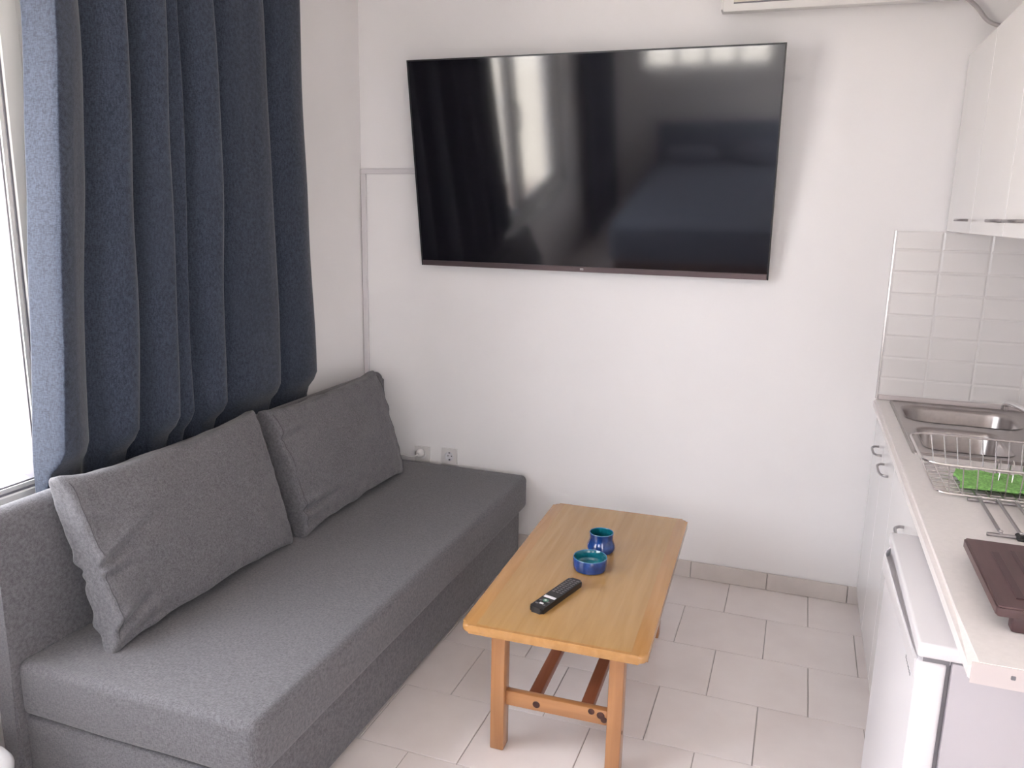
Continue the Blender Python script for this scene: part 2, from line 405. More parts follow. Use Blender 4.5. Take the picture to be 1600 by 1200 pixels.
# added glazed double door, lets fill light through the right wall
dor = struct_root('fill_door_1', 'white framed glazed double door added for fill light in the kitchen wall', (XR+.1, (DY0+DY1)/2, 0))
b = new(); x0, x1 = XR+.09, XR+.15
box(b, x0, x1, DY0, DY1, DZ1-.05, DZ1); box(b, x0, x1, DY0, DY0+.05, 0, DZ1-.05); box(b, x0, x1, DY1-.05, DY1, 0, DZ1-.05)
obj('frame', b, 'pvc', dor, smooth=False)
dm = (DY0+DY1)/2
for e0, e1 in ((DY0+.05, dm), (dm, DY1-.05)):
    b = new()
    box(b, x0+.005, x1-.005, e0, e1, .005, .13); box(b, x0+.005, x1-.005, e0, e1, DZ1-.13, DZ1-.05); box(b, x0+.005, x1-.005, e0, e0+.07, .13, DZ1-.13); box(b, x0+.005, x1-.005, e1-.07, e1, .13, DZ1-.13)
    lf = obj('leaf', b, 'pvc', dor, smooth=False)
    obj('pane', box(new(), x0+.028, x0+.033, e0+.07, e1-.07, .13, DZ1-.13), 'pane', lf, smooth=False)
    hy = e1-.035 if e1 == dm else e0+.035
    obj('handle', tube(new(), smooth_path([(x0+.005, hy, 1.03), (x0-.035, hy, 1.03), (x0-.04, hy, 1.0), (x0-.04, hy, .92)], 5), .008), 'alu', lf)

# ------------------------------------------------------------------ outside: balcony and the house opposite
balc = tag(obj('balcony', box(new(), -3.6, XL-T, -6.2, .5, -.2, -.05), 'terracotta', origin=(-2.9, -2.8, -.2), smooth=False), 'sunlit tiled balcony floor outside the window', 'balcony')
rl = thing('balcony_railing', 'pale metal balcony railing outside the window', 'railing', (-3.5, -2.8, -.05))
obj('top_rail', tube(new(), [(-3.5, -6.1, .95), (-3.5, .4, .95)], .025), 'rail_m', rl)
obj('bottom_rail', tube(new(), [(-3.5, -6.1, .05), (-3.5, .4, .05)], .02), 'rail_m', rl)
bal0 = None
for k in range(44):
    y = -6.1+k*.151
    if bal0 is None: bal0 = obj('baluster', tube(new(), [(0, 0, .1), (0, 0, 1.0)], .009, 6), 'rail_m', rl, world=False); bal0.location = (0, y+2.8, 0)
    else: inst('baluster', bal0, (0, y+2.8, 0), rl)
hs = thing('house', 'pale plastered house across the street', 'house', (-9, -3, -3))
obj('wall', box(new(), -11, -9, -10, 3, -3, 2.4), 'building', hs, smooth=False)
obj('roof', prism(new(), [(-11.3, 2.4), (-8.7, 2.4), (-10, 3.0)], 1, -10.3, 3.3), 'terracotta', hs, smooth=False)
for k in range(5): obj('window', box(new(), -9.02, -8.97, -8.6+k*2.2, -7.6+k*2.2, .4, 1.7), 'gasket', hs, smooth=False)
struct('ground', box(new(), -40, 30, -40, 30, -3.4, -3.0), 'concrete', 'pale ground outside')

# ------------------------------------------------------------------ television
tv = thing('television', 'large black flat television tilted forward on the white wall', 'television', (-.90, -.05, 1.358), (math.atan2(.143, .876), 0, 0))
W, Hh = 1.548, .8876     # local frame: x across, z up the tilted screen, -y towards the room
obj('back_panel', box(new(), -W/2+.002, W/2-.002, .004, .022, .002, Hh-.002, .004, 2), 'tv_black', tv, world=False)
b = box(new(), -W/2+.18, W/2-.18, .022, .044, .06, Hh-.28, .012, 2); obj('electronics_hump', b, 'tv_black', tv, world=False)
b = new(); bz = .006
box(b, -W/2, -W/2+bz, -.006, .008, 0, Hh); box(b, W/2-bz, W/2, -.006, .008, 0, Hh); box(b, -W/2+bz, W/2-bz, -.006, .008, Hh-bz, Hh)
obj('bezel', b, 'tv_black', tv, world=False, smooth=False)
obj('screen', box(new(), -W/2+bz, W/2-bz, -.003, .006, .024, Hh-bz), 'screen', tv, world=False, smooth=False)
lip = obj('bottom_lip', box(new(), -W/2+bz, W/2-bz, -.007, .008, 0, .024, .002, 1), 'tv_lip', tv, world=False, smooth=False)
obj('logo', box(new(), -.012, .004, -.0085, -.006, .008, .017, .001, 1), 'alu', lip, world=False)
b = new(); box(b, -.22, .22, .044, .056, .22, .62)
obj('mount_plate', b, 'tv_black', tv, world=False, smooth=False)
wm = thing('wall_bracket', 'black metal wall bracket behind the television', 'bracket', (-.9, -.005, 1.66))
obj('wall_plate', box(new(), -1.12, -.68, -.016, -.0005, 1.62, 1.95, .002, 1), 'tv_black', wm)
for sx in (-1.05, -.75): obj('arm', tube(new(), [(sx, -.012, 1.88), (sx, -.072, 1.86)], .012), 'tv_black', wm)

# ------------------------------------------------------------------ sofa
SF = (-1.545, -1.07, 0)
sofa = thing('sofa', 'grey fabric sofa bed with a low back under the curtain', 'sofa', SF)
def rbox(x0, x1, y0, y1, z0, z1, bev, seg=4, sub=.05, amp=0., seed=0):
    """Upholstered block: bevelled, subdivided and gently uneven."""
    bm = box(new(), x0, x1, y0, y1, z0, z1, bev, seg)
    if amp:
        for _ in range(5):
            long_e = [e for e in bm.edges if e.calc_length() > sub*2]
            if not long_e: break
            bmesh.ops.subdivide_edges(bm, edges=long_e, cuts=1, use_grid_fill=True)
        bmesh.ops.triangulate(bm, faces=[f for f in bm.faces if len(f.verts) > 4])
        bm.normal_update()
        mv = [(v, v.normal*noise.noise(Vector((v.co.x*4+seed, v.co.y*3, v.co.z*4)))*amp) for v in bm.verts]
        for v, d in mv: v.co += d
    return bm
SX1, SY0, SY1 = -1.128, -2.088, -.055
obj('base', rbox(-1.950, -1.158, SY0+.008, SY1-.02, .02, .236, .012, 3), 'sofa', sofa)
seat = obj('seat', rbox(-1.897, SX1, SY0, SY1, .240, .402, .026, 5, amp=.0025), 'sofa', sofa)
# back: thick panel with a rounded top
b = prism(new(), [(-1.957, .04), (-1.957, .70)]+[(-1.9215+.0355*math.cos(a), .792+.036*math.sin(a)) for a in [math.pi-i*math.pi/10 for i in range(11)]]+[(-1.886, .40), (-1.886, .04)], 1, SY0-.02, SY1+.005)
bmesh.ops.bevel(b, geom=[e for e in b.edges if abs(e.verts[0].co.y-e.verts[1].co.y) < 1e-6 and len(e.link_faces) == 2 and any(len(f.verts) > 6 for f in e.link_faces)], offset=.014, segments=3, affect='EDGES')
obj('backrest', b, 'sofa', sofa)
for x in (-1.90, -1.22):
    for y in (-1.98, -.16): obj('foot', box(new(), x-.03, x+.03, y-.03, y+.03, 0, .022, .003, 1), 'dark', sofa, smooth=False)

def cushion(name, label, loc, rot, Wd, Ht, Tk, seed, dent):
    c = thing(name, label, 'cushion', loc, rot, None)
    N, Mv, K = 110, 68, 10
    a_, b_, c_, r_ = Wd/2, Ht/2, .044, .014
    def P(u, v, w_):
        p = Vector((u*a_, w_*c_, v*b_)); q = Vector((max(-(a_-r_), min(a_-r_, p.x)), max(-(c_-r_), min(c_-r_, p.y)), max(-(b_-r_), min(b_-r_, p.z))))
        d = p-q
        if d.length > 1e-9: p = q+d.normalized()*r_
        U, V_ = max(-1, min(1, p.x/a_)), max(-1, min(1, p.z/b_)); cu, cv = abs(U), abs(V_)
        cor = (cu*cv)**9
        full = ((1-cu**2.6)*(1-cv**2.6))
        p.y *= 1+(Tk/2/c_-1)*full**.55-.70*cor
        p.x *= 1-.016*(1-cv**2)*cu**3+.048*cor
        p.z *= 1-.035*(1-cu**2)*cv**3+.095*cor
        sg = -1 if p.y < 0 else 1
        edge = 1-full
        wr = noise.noise(Vector((U*2.6+seed, V_*2.2, sg*.7+seed)))*.008+noise.noise(Vector((U*7+seed, V_*5, sg*2.0)))*.0035*(.5+1.8*edge)
        wr += noise.noise(Vector((U*16+seed, V_*9, 5.0)))*.0022*edge
        for (qu, qv, an, ln, am) in dent:
            du, dv = (U-qu)*a_, (V_-qv)*b_; ca, sa = math.cos(an), math.sin(an); l = du*ca+dv*sa; dd = -du*sa+dv*ca
            f = math.exp(-max(0, l/ln)**2*3)*math.exp(-max(0, -l/.03)**2)
            wr -= am*f*math.exp(-(dd/.013)**2); wr += am*.6*f*math.exp(-((dd-.026)/.016)**2)
        p.y += sg*wr*min(1, abs(p.y)/.015)
        p.x += (-1 if p.x < 0 else 1)*cu**8*noise.noise(Vector((V_*4, seed, 1)))*.004
        p.z += (-1 if p.z < 0 else 1)*cv**8*noise.noise(Vector((U*4, seed, 2)))*.007
        return Vector((p.x, p.y, p.z+Ht/2))
    bm = new()
    def sheet(f, n, m_):
        g = [[bm.verts.new(f(-1+2*i/n, -1+2*j/m_)) for j in range(m_+1)] for i in range(n+1)]
        for i in range(n):
            for j in range(m_): bm.faces.new((g[i][j], g[i+1][j], g[i+1][j+1], g[i][j+1]))
    for e in (-1, 1):
        sheet(lambda u, v: P(u, v, e), N, Mv); sheet(lambda u, w_: P(u, e, w_), N, K); sheet(lambda v, w_: P(e, v, w_), Mv, K)
    bmesh.ops.remove_doubles(bm, verts=bm.verts, dist=.0003)
    obj('cover', bm, 'sofa', c, world=False, ang=None)
    # seam thread along the front edges of the side gussets
    for u_, v0, v1, seg in ((-.972, -.90, -.14, 18), (-.972, .06, .93, 20), (.972, -.93, .93, 36)):
        pts = [P(u_, v0+(v1-v0)*i/seg, -1)+Vector((math.copysign(.0004, u_), -.0006, 0)) for i in range(seg+1)]
        obj('seam', tube(new(), pts, .0012, 5), 'seam', c, world=False)
    return c
# a cushion's local x runs along the wall; rot z = +90 deg turns its face (-y) to the room (+x)
lean = math.radians(17)
def cushion_rot(leanang, yawdeg=0):
    m_ = Matrix.Rotation(math.radians(90+yawdeg), 4, 'Z') @ Matrix.Rotation(-leanang, 4, 'X')
    return m_.to_euler()
cushion('scatter_cushion', 'grey fabric cushion with a dented side seam at the window end of the sofa', (-1.700, -1.548, .412), cushion_rot(lean, -.5), .80, .478, .145, 3.3,
        [(-.97, -.06, .34, .24, .020), (-.97, -.20, .05, .15, .013), (-.93, -.80, .45, .13, .020), (-.85, -.93, .1, .16, .013), (-.9, .45, -.5, .14, .007)])
cushion('scatter_cushion', 'grey fabric cushion on the sofa end beside the wall sockets', (-1.692, -.672, .412), cushion_rot(lean, 1.0), .81, .468, .14, 9.1,
        [(-.95, .55, .1, .16, .013), (-.95, -.66, .05, .30, .021), (-.92, -.85, -.1, .18, .014)])

# ------------------------------------------------------------------ curtains
def curtain(name, label, plan, right_bow, zt=2.52, zb=.04, squeeze=True, group=None):
    o = thing(name, label, 'curtain', (-1.95, sum(p[0] for p in plan)/len(plan), zb))
    if squeeze: plan = [(y+.012, max(-2.013, -2.008+(x+1.968)*1.25)) for y, x in plan]
    pth = smooth_path([(x, y, 0) for y, x in plan], 14)
    n = len(pth); NZ = 70; bm = new(); G = []
    ys = [p.y for p in pth]; ymax, ymin = max(ys), min(ys)
    for j in range(NZ+1):
        z = zb+(zt-zb)*j/NZ; row = []
        for i, p in enumerate(pth):
            s = (p.y-ymin)/(ymax-ymin)          # 1 at the wall corner end
            wob = .010*noise.noise(Vector((p.y*6, z*1.3, 3.1)))+.006*noise.noise(Vector((p.y*16, z*2.3, 8.4)))
            k = 1.0; x = p.x+wob*.7; y = p.y+wob*1.3
            if squeeze:
                # tucked in behind the sofa back
                t = min(1, max(0, (.925-z)/.10)); t = t*t*(3-2*t)
                xs = -2.012+max(0, x+2.005)*.45
                xs = min(xs, -1.966); x = x*(1-t)+xs*t
                # the free hem drifts towards the window lower down
                tab = ((.0, -.09), (.9, -.077), (1.12, -.053), (1.64, 0), (2.04, .028), (2.6, .055))
                for (za, da), (zc, dc) in zip(tab, tab[1:]):
                    if za <= z <= zc: y += (da+(dc-da)*(z-za)/(zc-za))*(1-s)**1.5
                y -= .02*s*max(0, min(1, (z-1.0)/1.3))
            row.append(bm.verts.new((x, y, z)))
        G.append(row)
    for j in range(NZ):
        for i in range(n-1): bm.faces.new((G[j][i], G[j][i+1], G[j+1][i+1], G[j+1][i]))
    cl = obj('cloth', bm, 'curtain', o, ang=None)
    md = cl.modifiers.new('thickness', 'SOLIDIFY'); md.thickness = .002
    # stitched vertical seam and top tape
    tp = obj('heading_tape', None or box(new(), -1.985, -1.90, ymin, ymax, zt-.0, zt+.03, .004, 1), 'curtain', o)
    return o
plan1 = [(-1.813, -1.985), (-1.813, -1.93), (-1.811, -1.886), (-1.800, -1.876), (-1.75, -1.882), (-1.70, -1.905), (-1.672, -1.945), (-1.650, -1.94), (-1.625, -1.895),
         (-1.58, -1.872), (-1.548, -1.885), (-1.535, -1.945), (-1.512, -1.968), (-1.492, -1.94), (-1.465, -1.892), (-1.41, -1.872), (-1.385, -1.885), (-1.378, -1.915), (-1.36, -1.905),
         (-1.325, -1.885), (-1.308, -1.92), (-1.29, -1.955), (-1.265, -1.93), (-1.235, -1.885), (-1.18, -1.868), (-1.157, -1.89), (-1.145, -1.955), (-1.118, -1.965), (-1.09, -1.925),
         (-1.05, -1.90), (-.98, -1.885), (-.90, -1.878), (-.855, -1.89), (-.84, -1.935), (-.80, -1.945), (-.75, -1.905), (-.68, -1.885), (-.61, -1.895), (-.57, -1.945), (-.56, -1.998)]
curtain('curtain', 'gathered dark blue woven curtain hanging behind the grey sofa', plan1, .02)
plan2 = [(-5.05+i*.032, -1.925+.038*math.sin(i*1.05+.4*math.sin(i*.7))) for i in range(34)]
curtain('curtain', 'gathered dark blue curtain on the far side of the window beside the bed', plan2, 0, squeeze=False)
rod = thing('curtain_rail', 'white curtain rail above the window', 'curtain rail', (-1.94, -2.8, 2.55))
obj('rail', box(new(), -1.965, -1.915, -5.2, -.40, 2.55, 2.58, .004, 1), 'pvc', rod)
for y in (-5.0, -3.8, -2.8, -1.7, -.6): obj('bracket', box(new(), XL, -1.94, y-.012, y+.012, 2.58, 2.60), 'pvc', rod, smooth=False)

# ------------------------------------------------------------------ coffee table
TX0, TX1, TY0, TY1, TZ = -.851, -.314, -1.526, -.476, .450
tb = thing('coffee_table', 'low varnished pine coffee table with a lower rail frame', 'table', ((TX0+TX1)/2, (TY0+TY1)/2, 0), (0, 0, .031))
b = prism(new(), rrect(TX0, TX1, TY0, TY1, .024), 2, TZ-.027, TZ)
ee = [e for e in b.edges if abs(e.verts[0].co.z-e.verts[1].co.z) < 1e-6]
bmesh.ops.bevel(b, geom=ee, offset=.010, segments=4, profile=.5, affect='EDGES')
top = obj('tabletop', b, 'wood_band', tb)
obj('panel', prism(new(), [(TX0+.045, TY0+.012), (TX1-.045, TY0+.012), (TX1-.045, TY1-.012), (TX0+.045, TY1-.012)], 2, TZ-.004, TZ+.0003), 'wood_top', top, smooth=False)
LY0, LY1 = -1.415, -.587; LXa, LXb = -.764, -.408; lw, ld = .022, .026
for lx in (LXa, LXb):
    for ly in (LY0, LY1):
        lg = obj('leg', box(new(), lx-lw, lx+lw, ly-ld, ly+ld, 0, TZ-.026, .005, 2), 'wood_leg', tb)
        if lx == LXb:
            for kz in ((.395, .008), (.14, .006)) if ly == LY0 else ((.17, .007),):
                bb = new(); lathe(bb, [(kz[1], 0), (kz[1]*.9, .0014)], 12)
                bmesh.ops.rotate(bb, verts=bb.verts, cent=(0, 0, 0), matrix=Matrix.Rotation(math.pi/2, 3, 'Y')); bmesh.ops.translate(bb, verts=bb.verts, vec=(lx+lw, ly-.012, kz[0]))
                obj('knot', bb, 'knot', lg)
for ly in (LY0, LY1):
    cb = obj('crossbar', box(new(), LXa+lw, LXb-lw, ly-.012, ly+.012, .150, .198, .004, 2), 'wood_cross', tb)
    if ly == LY0:
        for kx, kr, kz in ((-.645, .0115, .172), (-.478, .010, .187), (-.450, .012, .180), (-.440, .010, .168)):
            bb = new(); lathe(bb, [(kr, 0), (kr*.9, .0012)], 14)
            bmesh.ops.rotate(bb, verts=bb.verts, cent=(0, 0, 0), matrix=Matrix.Rotation(math.pi/2, 3, 'X')); bmesh.ops.translate(bb, verts=bb.verts, vec=(kx, ly-.012, kz))
            obj('knot', bb, 'knot', cb)
    obj('apron', box(new(), LXa+lw, LXb-lw, ly-.010, ly+.010, TZ-.062, TZ-.0265, .003, 1), 'wood_cross', tb)
for x in (-.661, -.499): obj('rail', box(new(), x-.019, x+.019, LY0+.012, LY1-.012, .158, .186, .004, 2), 'wood_rail', tb)

# ashtrays and remote on the table
dish = thing('ashtray', 'low round blue glazed ashtray beside the black remote', 'ashtray', (-.578, -1.042, TZ))
obj('outside', lathe(new(), [(.046, 0), (.054, .004), (.0575, .020), (.0575, .040), (.0565, .044)], 48, cap1=False), 'blue_glaze', dish, world=False)
obj('inside', lathe(new(), [(.0535, .044), (.0505, .038), (.0490, .020), (.043, .013), (.020, .011), (.001, .011)], 48, cap0=False), 'teal_glaze', dish, world=False)
obj('rim', lathe(new(), [(.0565, .044), (.0555, .0458), (.0545, .0458), (.0535, .044)], 48, cap0=False, cap1=False), 'rim_glaze', dish, world=False)
pot = thing('ashtray', 'small pot bellied blue glazed bowl behind the low ashtray', 'bowl', (-.578, -.886, TZ))
obj('outside', lathe(new(), [(.034, 0), (.043, .003), (.0485, .012), (.0495, .020), (.047, .030), (.0425, .040), (.0405, .050), (.0415, .066), (.0420, .070)], 48, cap1=False), 'blue_glaze', pot, world=False)
obj('inside', lathe(new(), [(.0385, .070), (.037, .060), (.037, .045), (.043, .020), (.036, .010), (.001, .009)], 48, cap0=False), 'teal_glaze', pot, world=False)
obj('rim', lathe(new(), [(.0420, .070), (.0412, .0716), (.0393, .0716), (.0385, .070)], 48, cap0=False, cap1=False), 'rim_glaze', pot, world=False)

ang = math.atan2(-.062, .228)
rm = thing('remote_control', 'slim black television remote with a white button bar', 'remote control', (-.621, -1.282, TZ), (0, 0, ang))
b = prism(new(), rrect(-.0235, .0235, -.119, .119, .009), 2, .0005, .0185)
bmesh.ops.bevel(b, geom=[e for e in b.edges if abs(e.verts[0].co.z-e.verts[1].co.z) < 1e-6], offset=.004, segments=2, affect='EDGES')
obj('body', b, 'remote', rm, world=False)
b = new()
for r_ in range(9):
    for c_ in range(3):
        yy = .103-r_*.0125; xx = (-.0135, 0, .0135)[c_]; box(b, xx-.0042, xx+.0042, yy-.0026, yy+.0026, .018, .0196)
for yy, xx in ((-.070, -.013), (-.070, .013), (-.092, -.013), (-.092, .012)): box(b, xx-.0045, xx+.0045, yy-.003, yy+.003, .018, .0196)
kb = obj('keypad', b, 'button', rm, world=False, smooth=False); kb['kind'] = 'stuff'
obj('button', box(new(), -.020, .020, -.046, -.033, .018, .0200, .001, 1), 'white_btn', rm, world=False, label='wide white button bar')
obj('button', lathe(new(), [(.009, .018), (.009, .0198)], 20, c=(0, -.064, 0)), 'teal_btn', rm, world=False, label='round green button')
obj('button', lathe(new(), [(.004, .018), (.004, .0200)], 14, c=(0, -.064, .0002)), 'white_btn', rm, world=False)
obj('button', box(new(), -.006, .006, -.090, -.083, .018, .0198), 'white_btn', rm, world=False, smooth=False)

# ------------------------------------------------------------------ sockets and trunking on the television wall
def socket(label, x, z, plug):
    s = thing('wall_socket', label, 'socket', (x, 0, z-.041))
    b = new(); ol = rrect(x-.041, x+.041, z-.041, z+.041, .004); cl_ = [(x+.0222*math.cos(k*math.pi/16), z+.0222*math.sin(k*math.pi/16)) for k in range(32)]
    A = [b.verts.new((p[0], -.010, p[1])) for p in ol]; B = [b.verts.new((p[0], -.0002, p[1])) for p in ol]; Cc = [b.verts.new((p[0], -.010, p[1])) for p in cl_]
    ed = [b.edges.new((q[i], q[(i+1) % len(q)])) for q in (A, Cc) for i in range(len(q))]
    bmesh.ops.triangle_fill(b, use_beauty=True, edges=ed)
    for f in list(b.faces):
        if all(v in Cc for v in f.verts): b.faces.remove(f)
    for i in range(len(A)): b.faces.new((A[i], A[(i+1) % len(A)], B[(i+1) % len(A)], B[i]))
    obj('plate', b, 'socket', s)
    b = new(); lathe(b, [(.0235, 0.0), (.0235, .0012), (.0215, .0012), (.0205, -.0085), (.001, -.0085)], 28, cap0=False)
    bmesh.ops.rotate(b, verts=b.verts, cent=(0, 0, 0), matrix=Matrix.Rotation(math.pi/2, 3, 'X')); bmesh.ops.translate(b, verts=b.verts, vec=(x, -.0102, z))
    if plug:
        b.free()
    else:
        well = obj('well', b, 'fridge_grey', s)
        for dx in (-.0095, .0095):
            bb = lathe(new(), [(.0028, 0), (.0028, .001)], 10); bmesh.ops.rotate(bb, verts=bb.verts, cent=(0, 0, 0), matrix=Matrix.Rotation(math.pi/2, 3, 'X'))
            bmesh.ops.translate(bb, verts=bb.verts, vec=(x+dx, -.0018, z)); obj('pin_hole', bb, 'dark', well)
        obj('earth_clip', box(new(), x-.003, x+.003, -.0105, -.002, z+.0155, z+.0205), 'dark', well, smooth=False)
        obj('earth_clip', box(new(), x-.003, x+.003, -.0105, -.002, z-.0205, z-.0155), 'dark', well, smooth=False)
socket('white wall socket with an empty round well above the sofa seat', -1.553, .425, False)
socket('white wall socket with a plug in it beside the cushion', -1.700, .418, True)
pl = thing('plug', 'white plug with a cable in the socket beside the cushion', 'plug', (-1.706, -.05, .40))
b = lathe(new(), [(.021, 0), (.0215, .010), (.018, .026), (.010, .034)], 24); bmesh.ops.rotate(b, verts=b.verts, cent=(0, 0, 0), matrix=Matrix.Rotation(math.pi/2, 3, 'X')); bmesh.ops.translate(b, verts=b.verts, vec=(-1.706, -.0105, .425))
obj('body', b, 'socket', pl)
obj('cord', tube(new(), smooth_path([(-1.708, -.044, .424), (-1.716, -.054, .420), (-1.745, -.050, .409), (-1.80, -.040, .410), (-1.86, -.030, .36), (-1.874, -.030, .22), (-1.872, -.032, .10)], 6), [.0055]*3+[.0032]*34, 8), 'socket', pl)
tr = thing('cable_trunking', 'thin white cable trunking running from the corner to the television', 'trunking', (-2.005, 0, .09))
obj('upright', box(new(), XL+.004, XL+.030, -.014, -.0003, .09, 1.770, .002, 1), 'trunking', tr)
obj('crosspiece', box(new(), XL+.004, -1.55, -.014, -.0003, 1.770, 1.794, .002, 1), 'trunking', tr)

# ------------------------------------------------------------------ air conditioner
ac = thing('air_conditioner', 'white split air conditioner above the television', 'air conditioner', (.03, 0, 2.355))
prof = [(-.001, 2.385), (-.06, 2.372), (-.12, 2.358), (-.165, 2.348), (-.190, 2.352), (-.203, 2.372), (-.210, 2.42), (-.212, 2.56), (-.205, 2.615), (-.18, 2.64), (-.001, 2.645)]
b = prism(new(), prof, 0, -.372, .432)
bmesh.ops.bevel(b, geom=[e for e in b.edges if len(e.link_faces) == 2 and any(len(f.verts) > 6 for f in e.link_faces)], offset=.010, segments=3, affect='EDGES')
obj('casing', b, 'ac', ac)
fl = obj('flap', prism(new(), [(-.2030, 2.379), (-.2105, 2.418), (-.2165, 2.418), (-.2090, 2.379)], 0, -.325, .425), 'ac_beige', ac, smooth=False)
obj('front_panel', prism(new(), [(-.211, 2.424), (-.212, 2.56), (-.207, 2.60), (-.213, 2.60), (-.218, 2.56), (-.217, 2.424)], 0, -.345, .425), 'ac_beige', ac, smooth=False)
obj('outlet_slot', box(new(), -.325, .425, -.2085, -.19, 2.3745, 2.3785), 'gasket', ac, smooth=False)
cb = tag(obj('cable', tube(new(), smooth_path([(.425, -.03, 2.400), (.455, -.03, 2.392), (.50, -.028, 2.355), (.545, -.025, 2.305), (.60, -.022, 2.285), (.68, -.02, 2.28), (.68, -.02, 2.20)], 8), .0075), 'cable', origin=(.55, -.02, 2.2)), 'grey cable sagging from the air conditioner to the wall cupboard', 'cable')

# ------------------------------------------------------------------ kitchen: wall cupboards
def bow_handle(parent, p0, p1, out, r=.0045):
    """A bow pull between two foot points, standing off by the vector out."""
    p0, p1, out = Vector(p0), Vector(p1), Vector(out); d = p1-p0
    pts = [p0, p0+out*.55+d*.02, p0+out*.92+d*.16, p0+out+d*.38, p0+out+d*.62, p1+out*.92-d*.16, p1+out*.55-d*.02, p1]
    b = tube(new(), smooth_path(pts, 4), r, 8)
    for p in (p0, p1): lathe_b = None
    return obj('handle', b, 'handle', parent)
UX = .500
def wall_cupboard(label, ya, yb, hs):
    c = thing('wall_cupboard', label, 'cupboard', ((UX+XR)/2, (ya+yb)/2, 1.568), group=None)
    obj('carcass', box(new(), UX+.019, XR-.0095, yb+.0005, ya-.0005, 1.568, 2.197), 'white_matt', c, smooth=False)
    mid = (ya+yb)/2
    for (a, e), (h0, h1) in zip(((ya, mid), (mid, yb)), hs):
        d = obj('door', box(new(), UX, UX+.018, e+.0015, a-.0015, 1.569, 2.196, .0015, 1), 'white_gloss', c, smooth=False)
        bow_handle(d, (UX, h0, 1.611), (UX, h1, 1.611), (-.026, 0, 0))
wall_cupboard('white gloss wall cupboard meeting the television wall', -.0085, -.96, ((-.30, -.42), (-.825, -.94)))
wall_cupboard('white gloss wall cupboard above the fridge and brown board', -.96, -1.92, ((-1.04, -1.165), (-1.78, -1.88)))

# ------------------------------------------------------------------ kitchen: base units
BX = .338
def base_unit(label, ya, yb, nd, hs):
    c = thing('base_cabinet', label, 'cabinet', ((BX+XR)/2, (ya+yb)/2, 0))
    b = new(); box(b, BX+.019, XR-.002, yb+.0005, ya-.0005, .10, .655); 
    # open top with side panels so that the sink bowls hang free
    box(b, BX+.019, XR-.002, ya-.0185, ya-.0005, .655, .858); box(b, BX+.019, XR-.002, yb+.0005, yb+.0185, .655, .858); box(b, BX+.019, BX+.037, yb+.0185, ya-.0185, .655, .858)
    obj('carcass', b, 'white_matt', c, smooth=False)
    obj('plinth', box(new(), BX+.012, BX+.03, yb+.0005, ya-.0005, 0.001, .10), 'white_gloss', c, smooth=False)
    st = (yb-ya)/nd
    for k in range(nd):
        a, e = ya+st*k, ya+st*(k+1)
        d = obj('door', box(new(), BX, BX+.018, e+.0012, a-.0012, .06, .855, .0015, 1), 'white_gloss', c, smooth=False)
        h0, h1 = hs[k]
        bow_handle(d, (BX, h0, .752), (BX, h1, .752), (-.027, 0, 0))
base_unit('white gloss base cabinet under the sink', -.0005, -.72, 2, ((-.20, -.325), (-.44, -.585)))
base_unit('white gloss base cabinet between the sink and the fridge', -.72, -1.38, 1, ((-1.07, -1.19),))

# countertop with a cut-out for the sink
CX, CYE = .318, -2.087
SKX0, SKX1, SKY0, SKY1 = .372, .845, -.812, -.040
ct = thing('countertop', 'pale beige laminate kitchen countertop with a slim upstand', 'countertop', ((CX+XR)/2, CYE/2, .86))
b = new()
cx0, cx1, cy0, cy1 = SKX0+.012, SKX1-.012, SKY0+.012, SKY1-.012
# one continuous slab around the rectangular cut-out
zt, zb = .90, .860
O = [(CX, CYE), (XR-.0005, CYE), (XR-.0005, -.0005), (CX, -.0005)]; I = [(cx0, cy0), (cx1, cy0), (cx1, cy1), (cx0, cy1)]
V = {}
for zz in (zt, zb):
    V[zz] = ([b.verts.new((*p, zz)) for p in O], [b.verts.new((*p, zz)) for p in I])
for zz in (zt, zb):
    o_, i_ = V[zz]
    for k in range(4): b.faces.new((o_[k], o_[(k+1) % 4], i_[(k+1) % 4], i_[k]))
for k in range(4):
    b.faces.new((V[zt][0][k], V[zt][0][(k+1) % 4], V[zb][0][(k+1) % 4], V[zb][0][k])); b.faces.new((V[zt][1][k], V[zt][1][(k+1) % 4], V[zb][1][(k+1) % 4], V[zb][1][k]))
bmesh.ops.recalc_face_normals(b, faces=b.faces)
fe = [e for e in b.edges if all(abs(v.co.x-CX) < 1e-6 for v in e.verts) and abs(e.verts[0].co.z-e.verts[1].co.z) < 1e-6]
bmesh.ops.bevel(b, geom=fe, offset=.010, segments=4, affect='EDGES')
slab = obj('slab', b, 'counter', ct)
obj('end_band', box(new(), CX+.004, XR-.001, CYE-.0012, CYE, .8605, .8985), 'counter_edge', ct, smooth=False)
obj('screw_cap', lathe(new(), [(.004, 0), (.004, .001)], 12, c=(.383, 0, 0)) if False else box(new(), .380, .387, CYE-.0022, CYE-.0011, .879, .886, .001, 1), 'gasket', ct)
up_ = obj('upstand', box(new(), CX+.014, XR-.009, -.020, -.0005, .9005, .920, .002, 1), 'counter_edge', ct)
obj('upstand', box(new(), XR-.021, XR-.0005, CYE+.01, -.021, .9005, .920, .002, 1), 'counter_edge', ct)

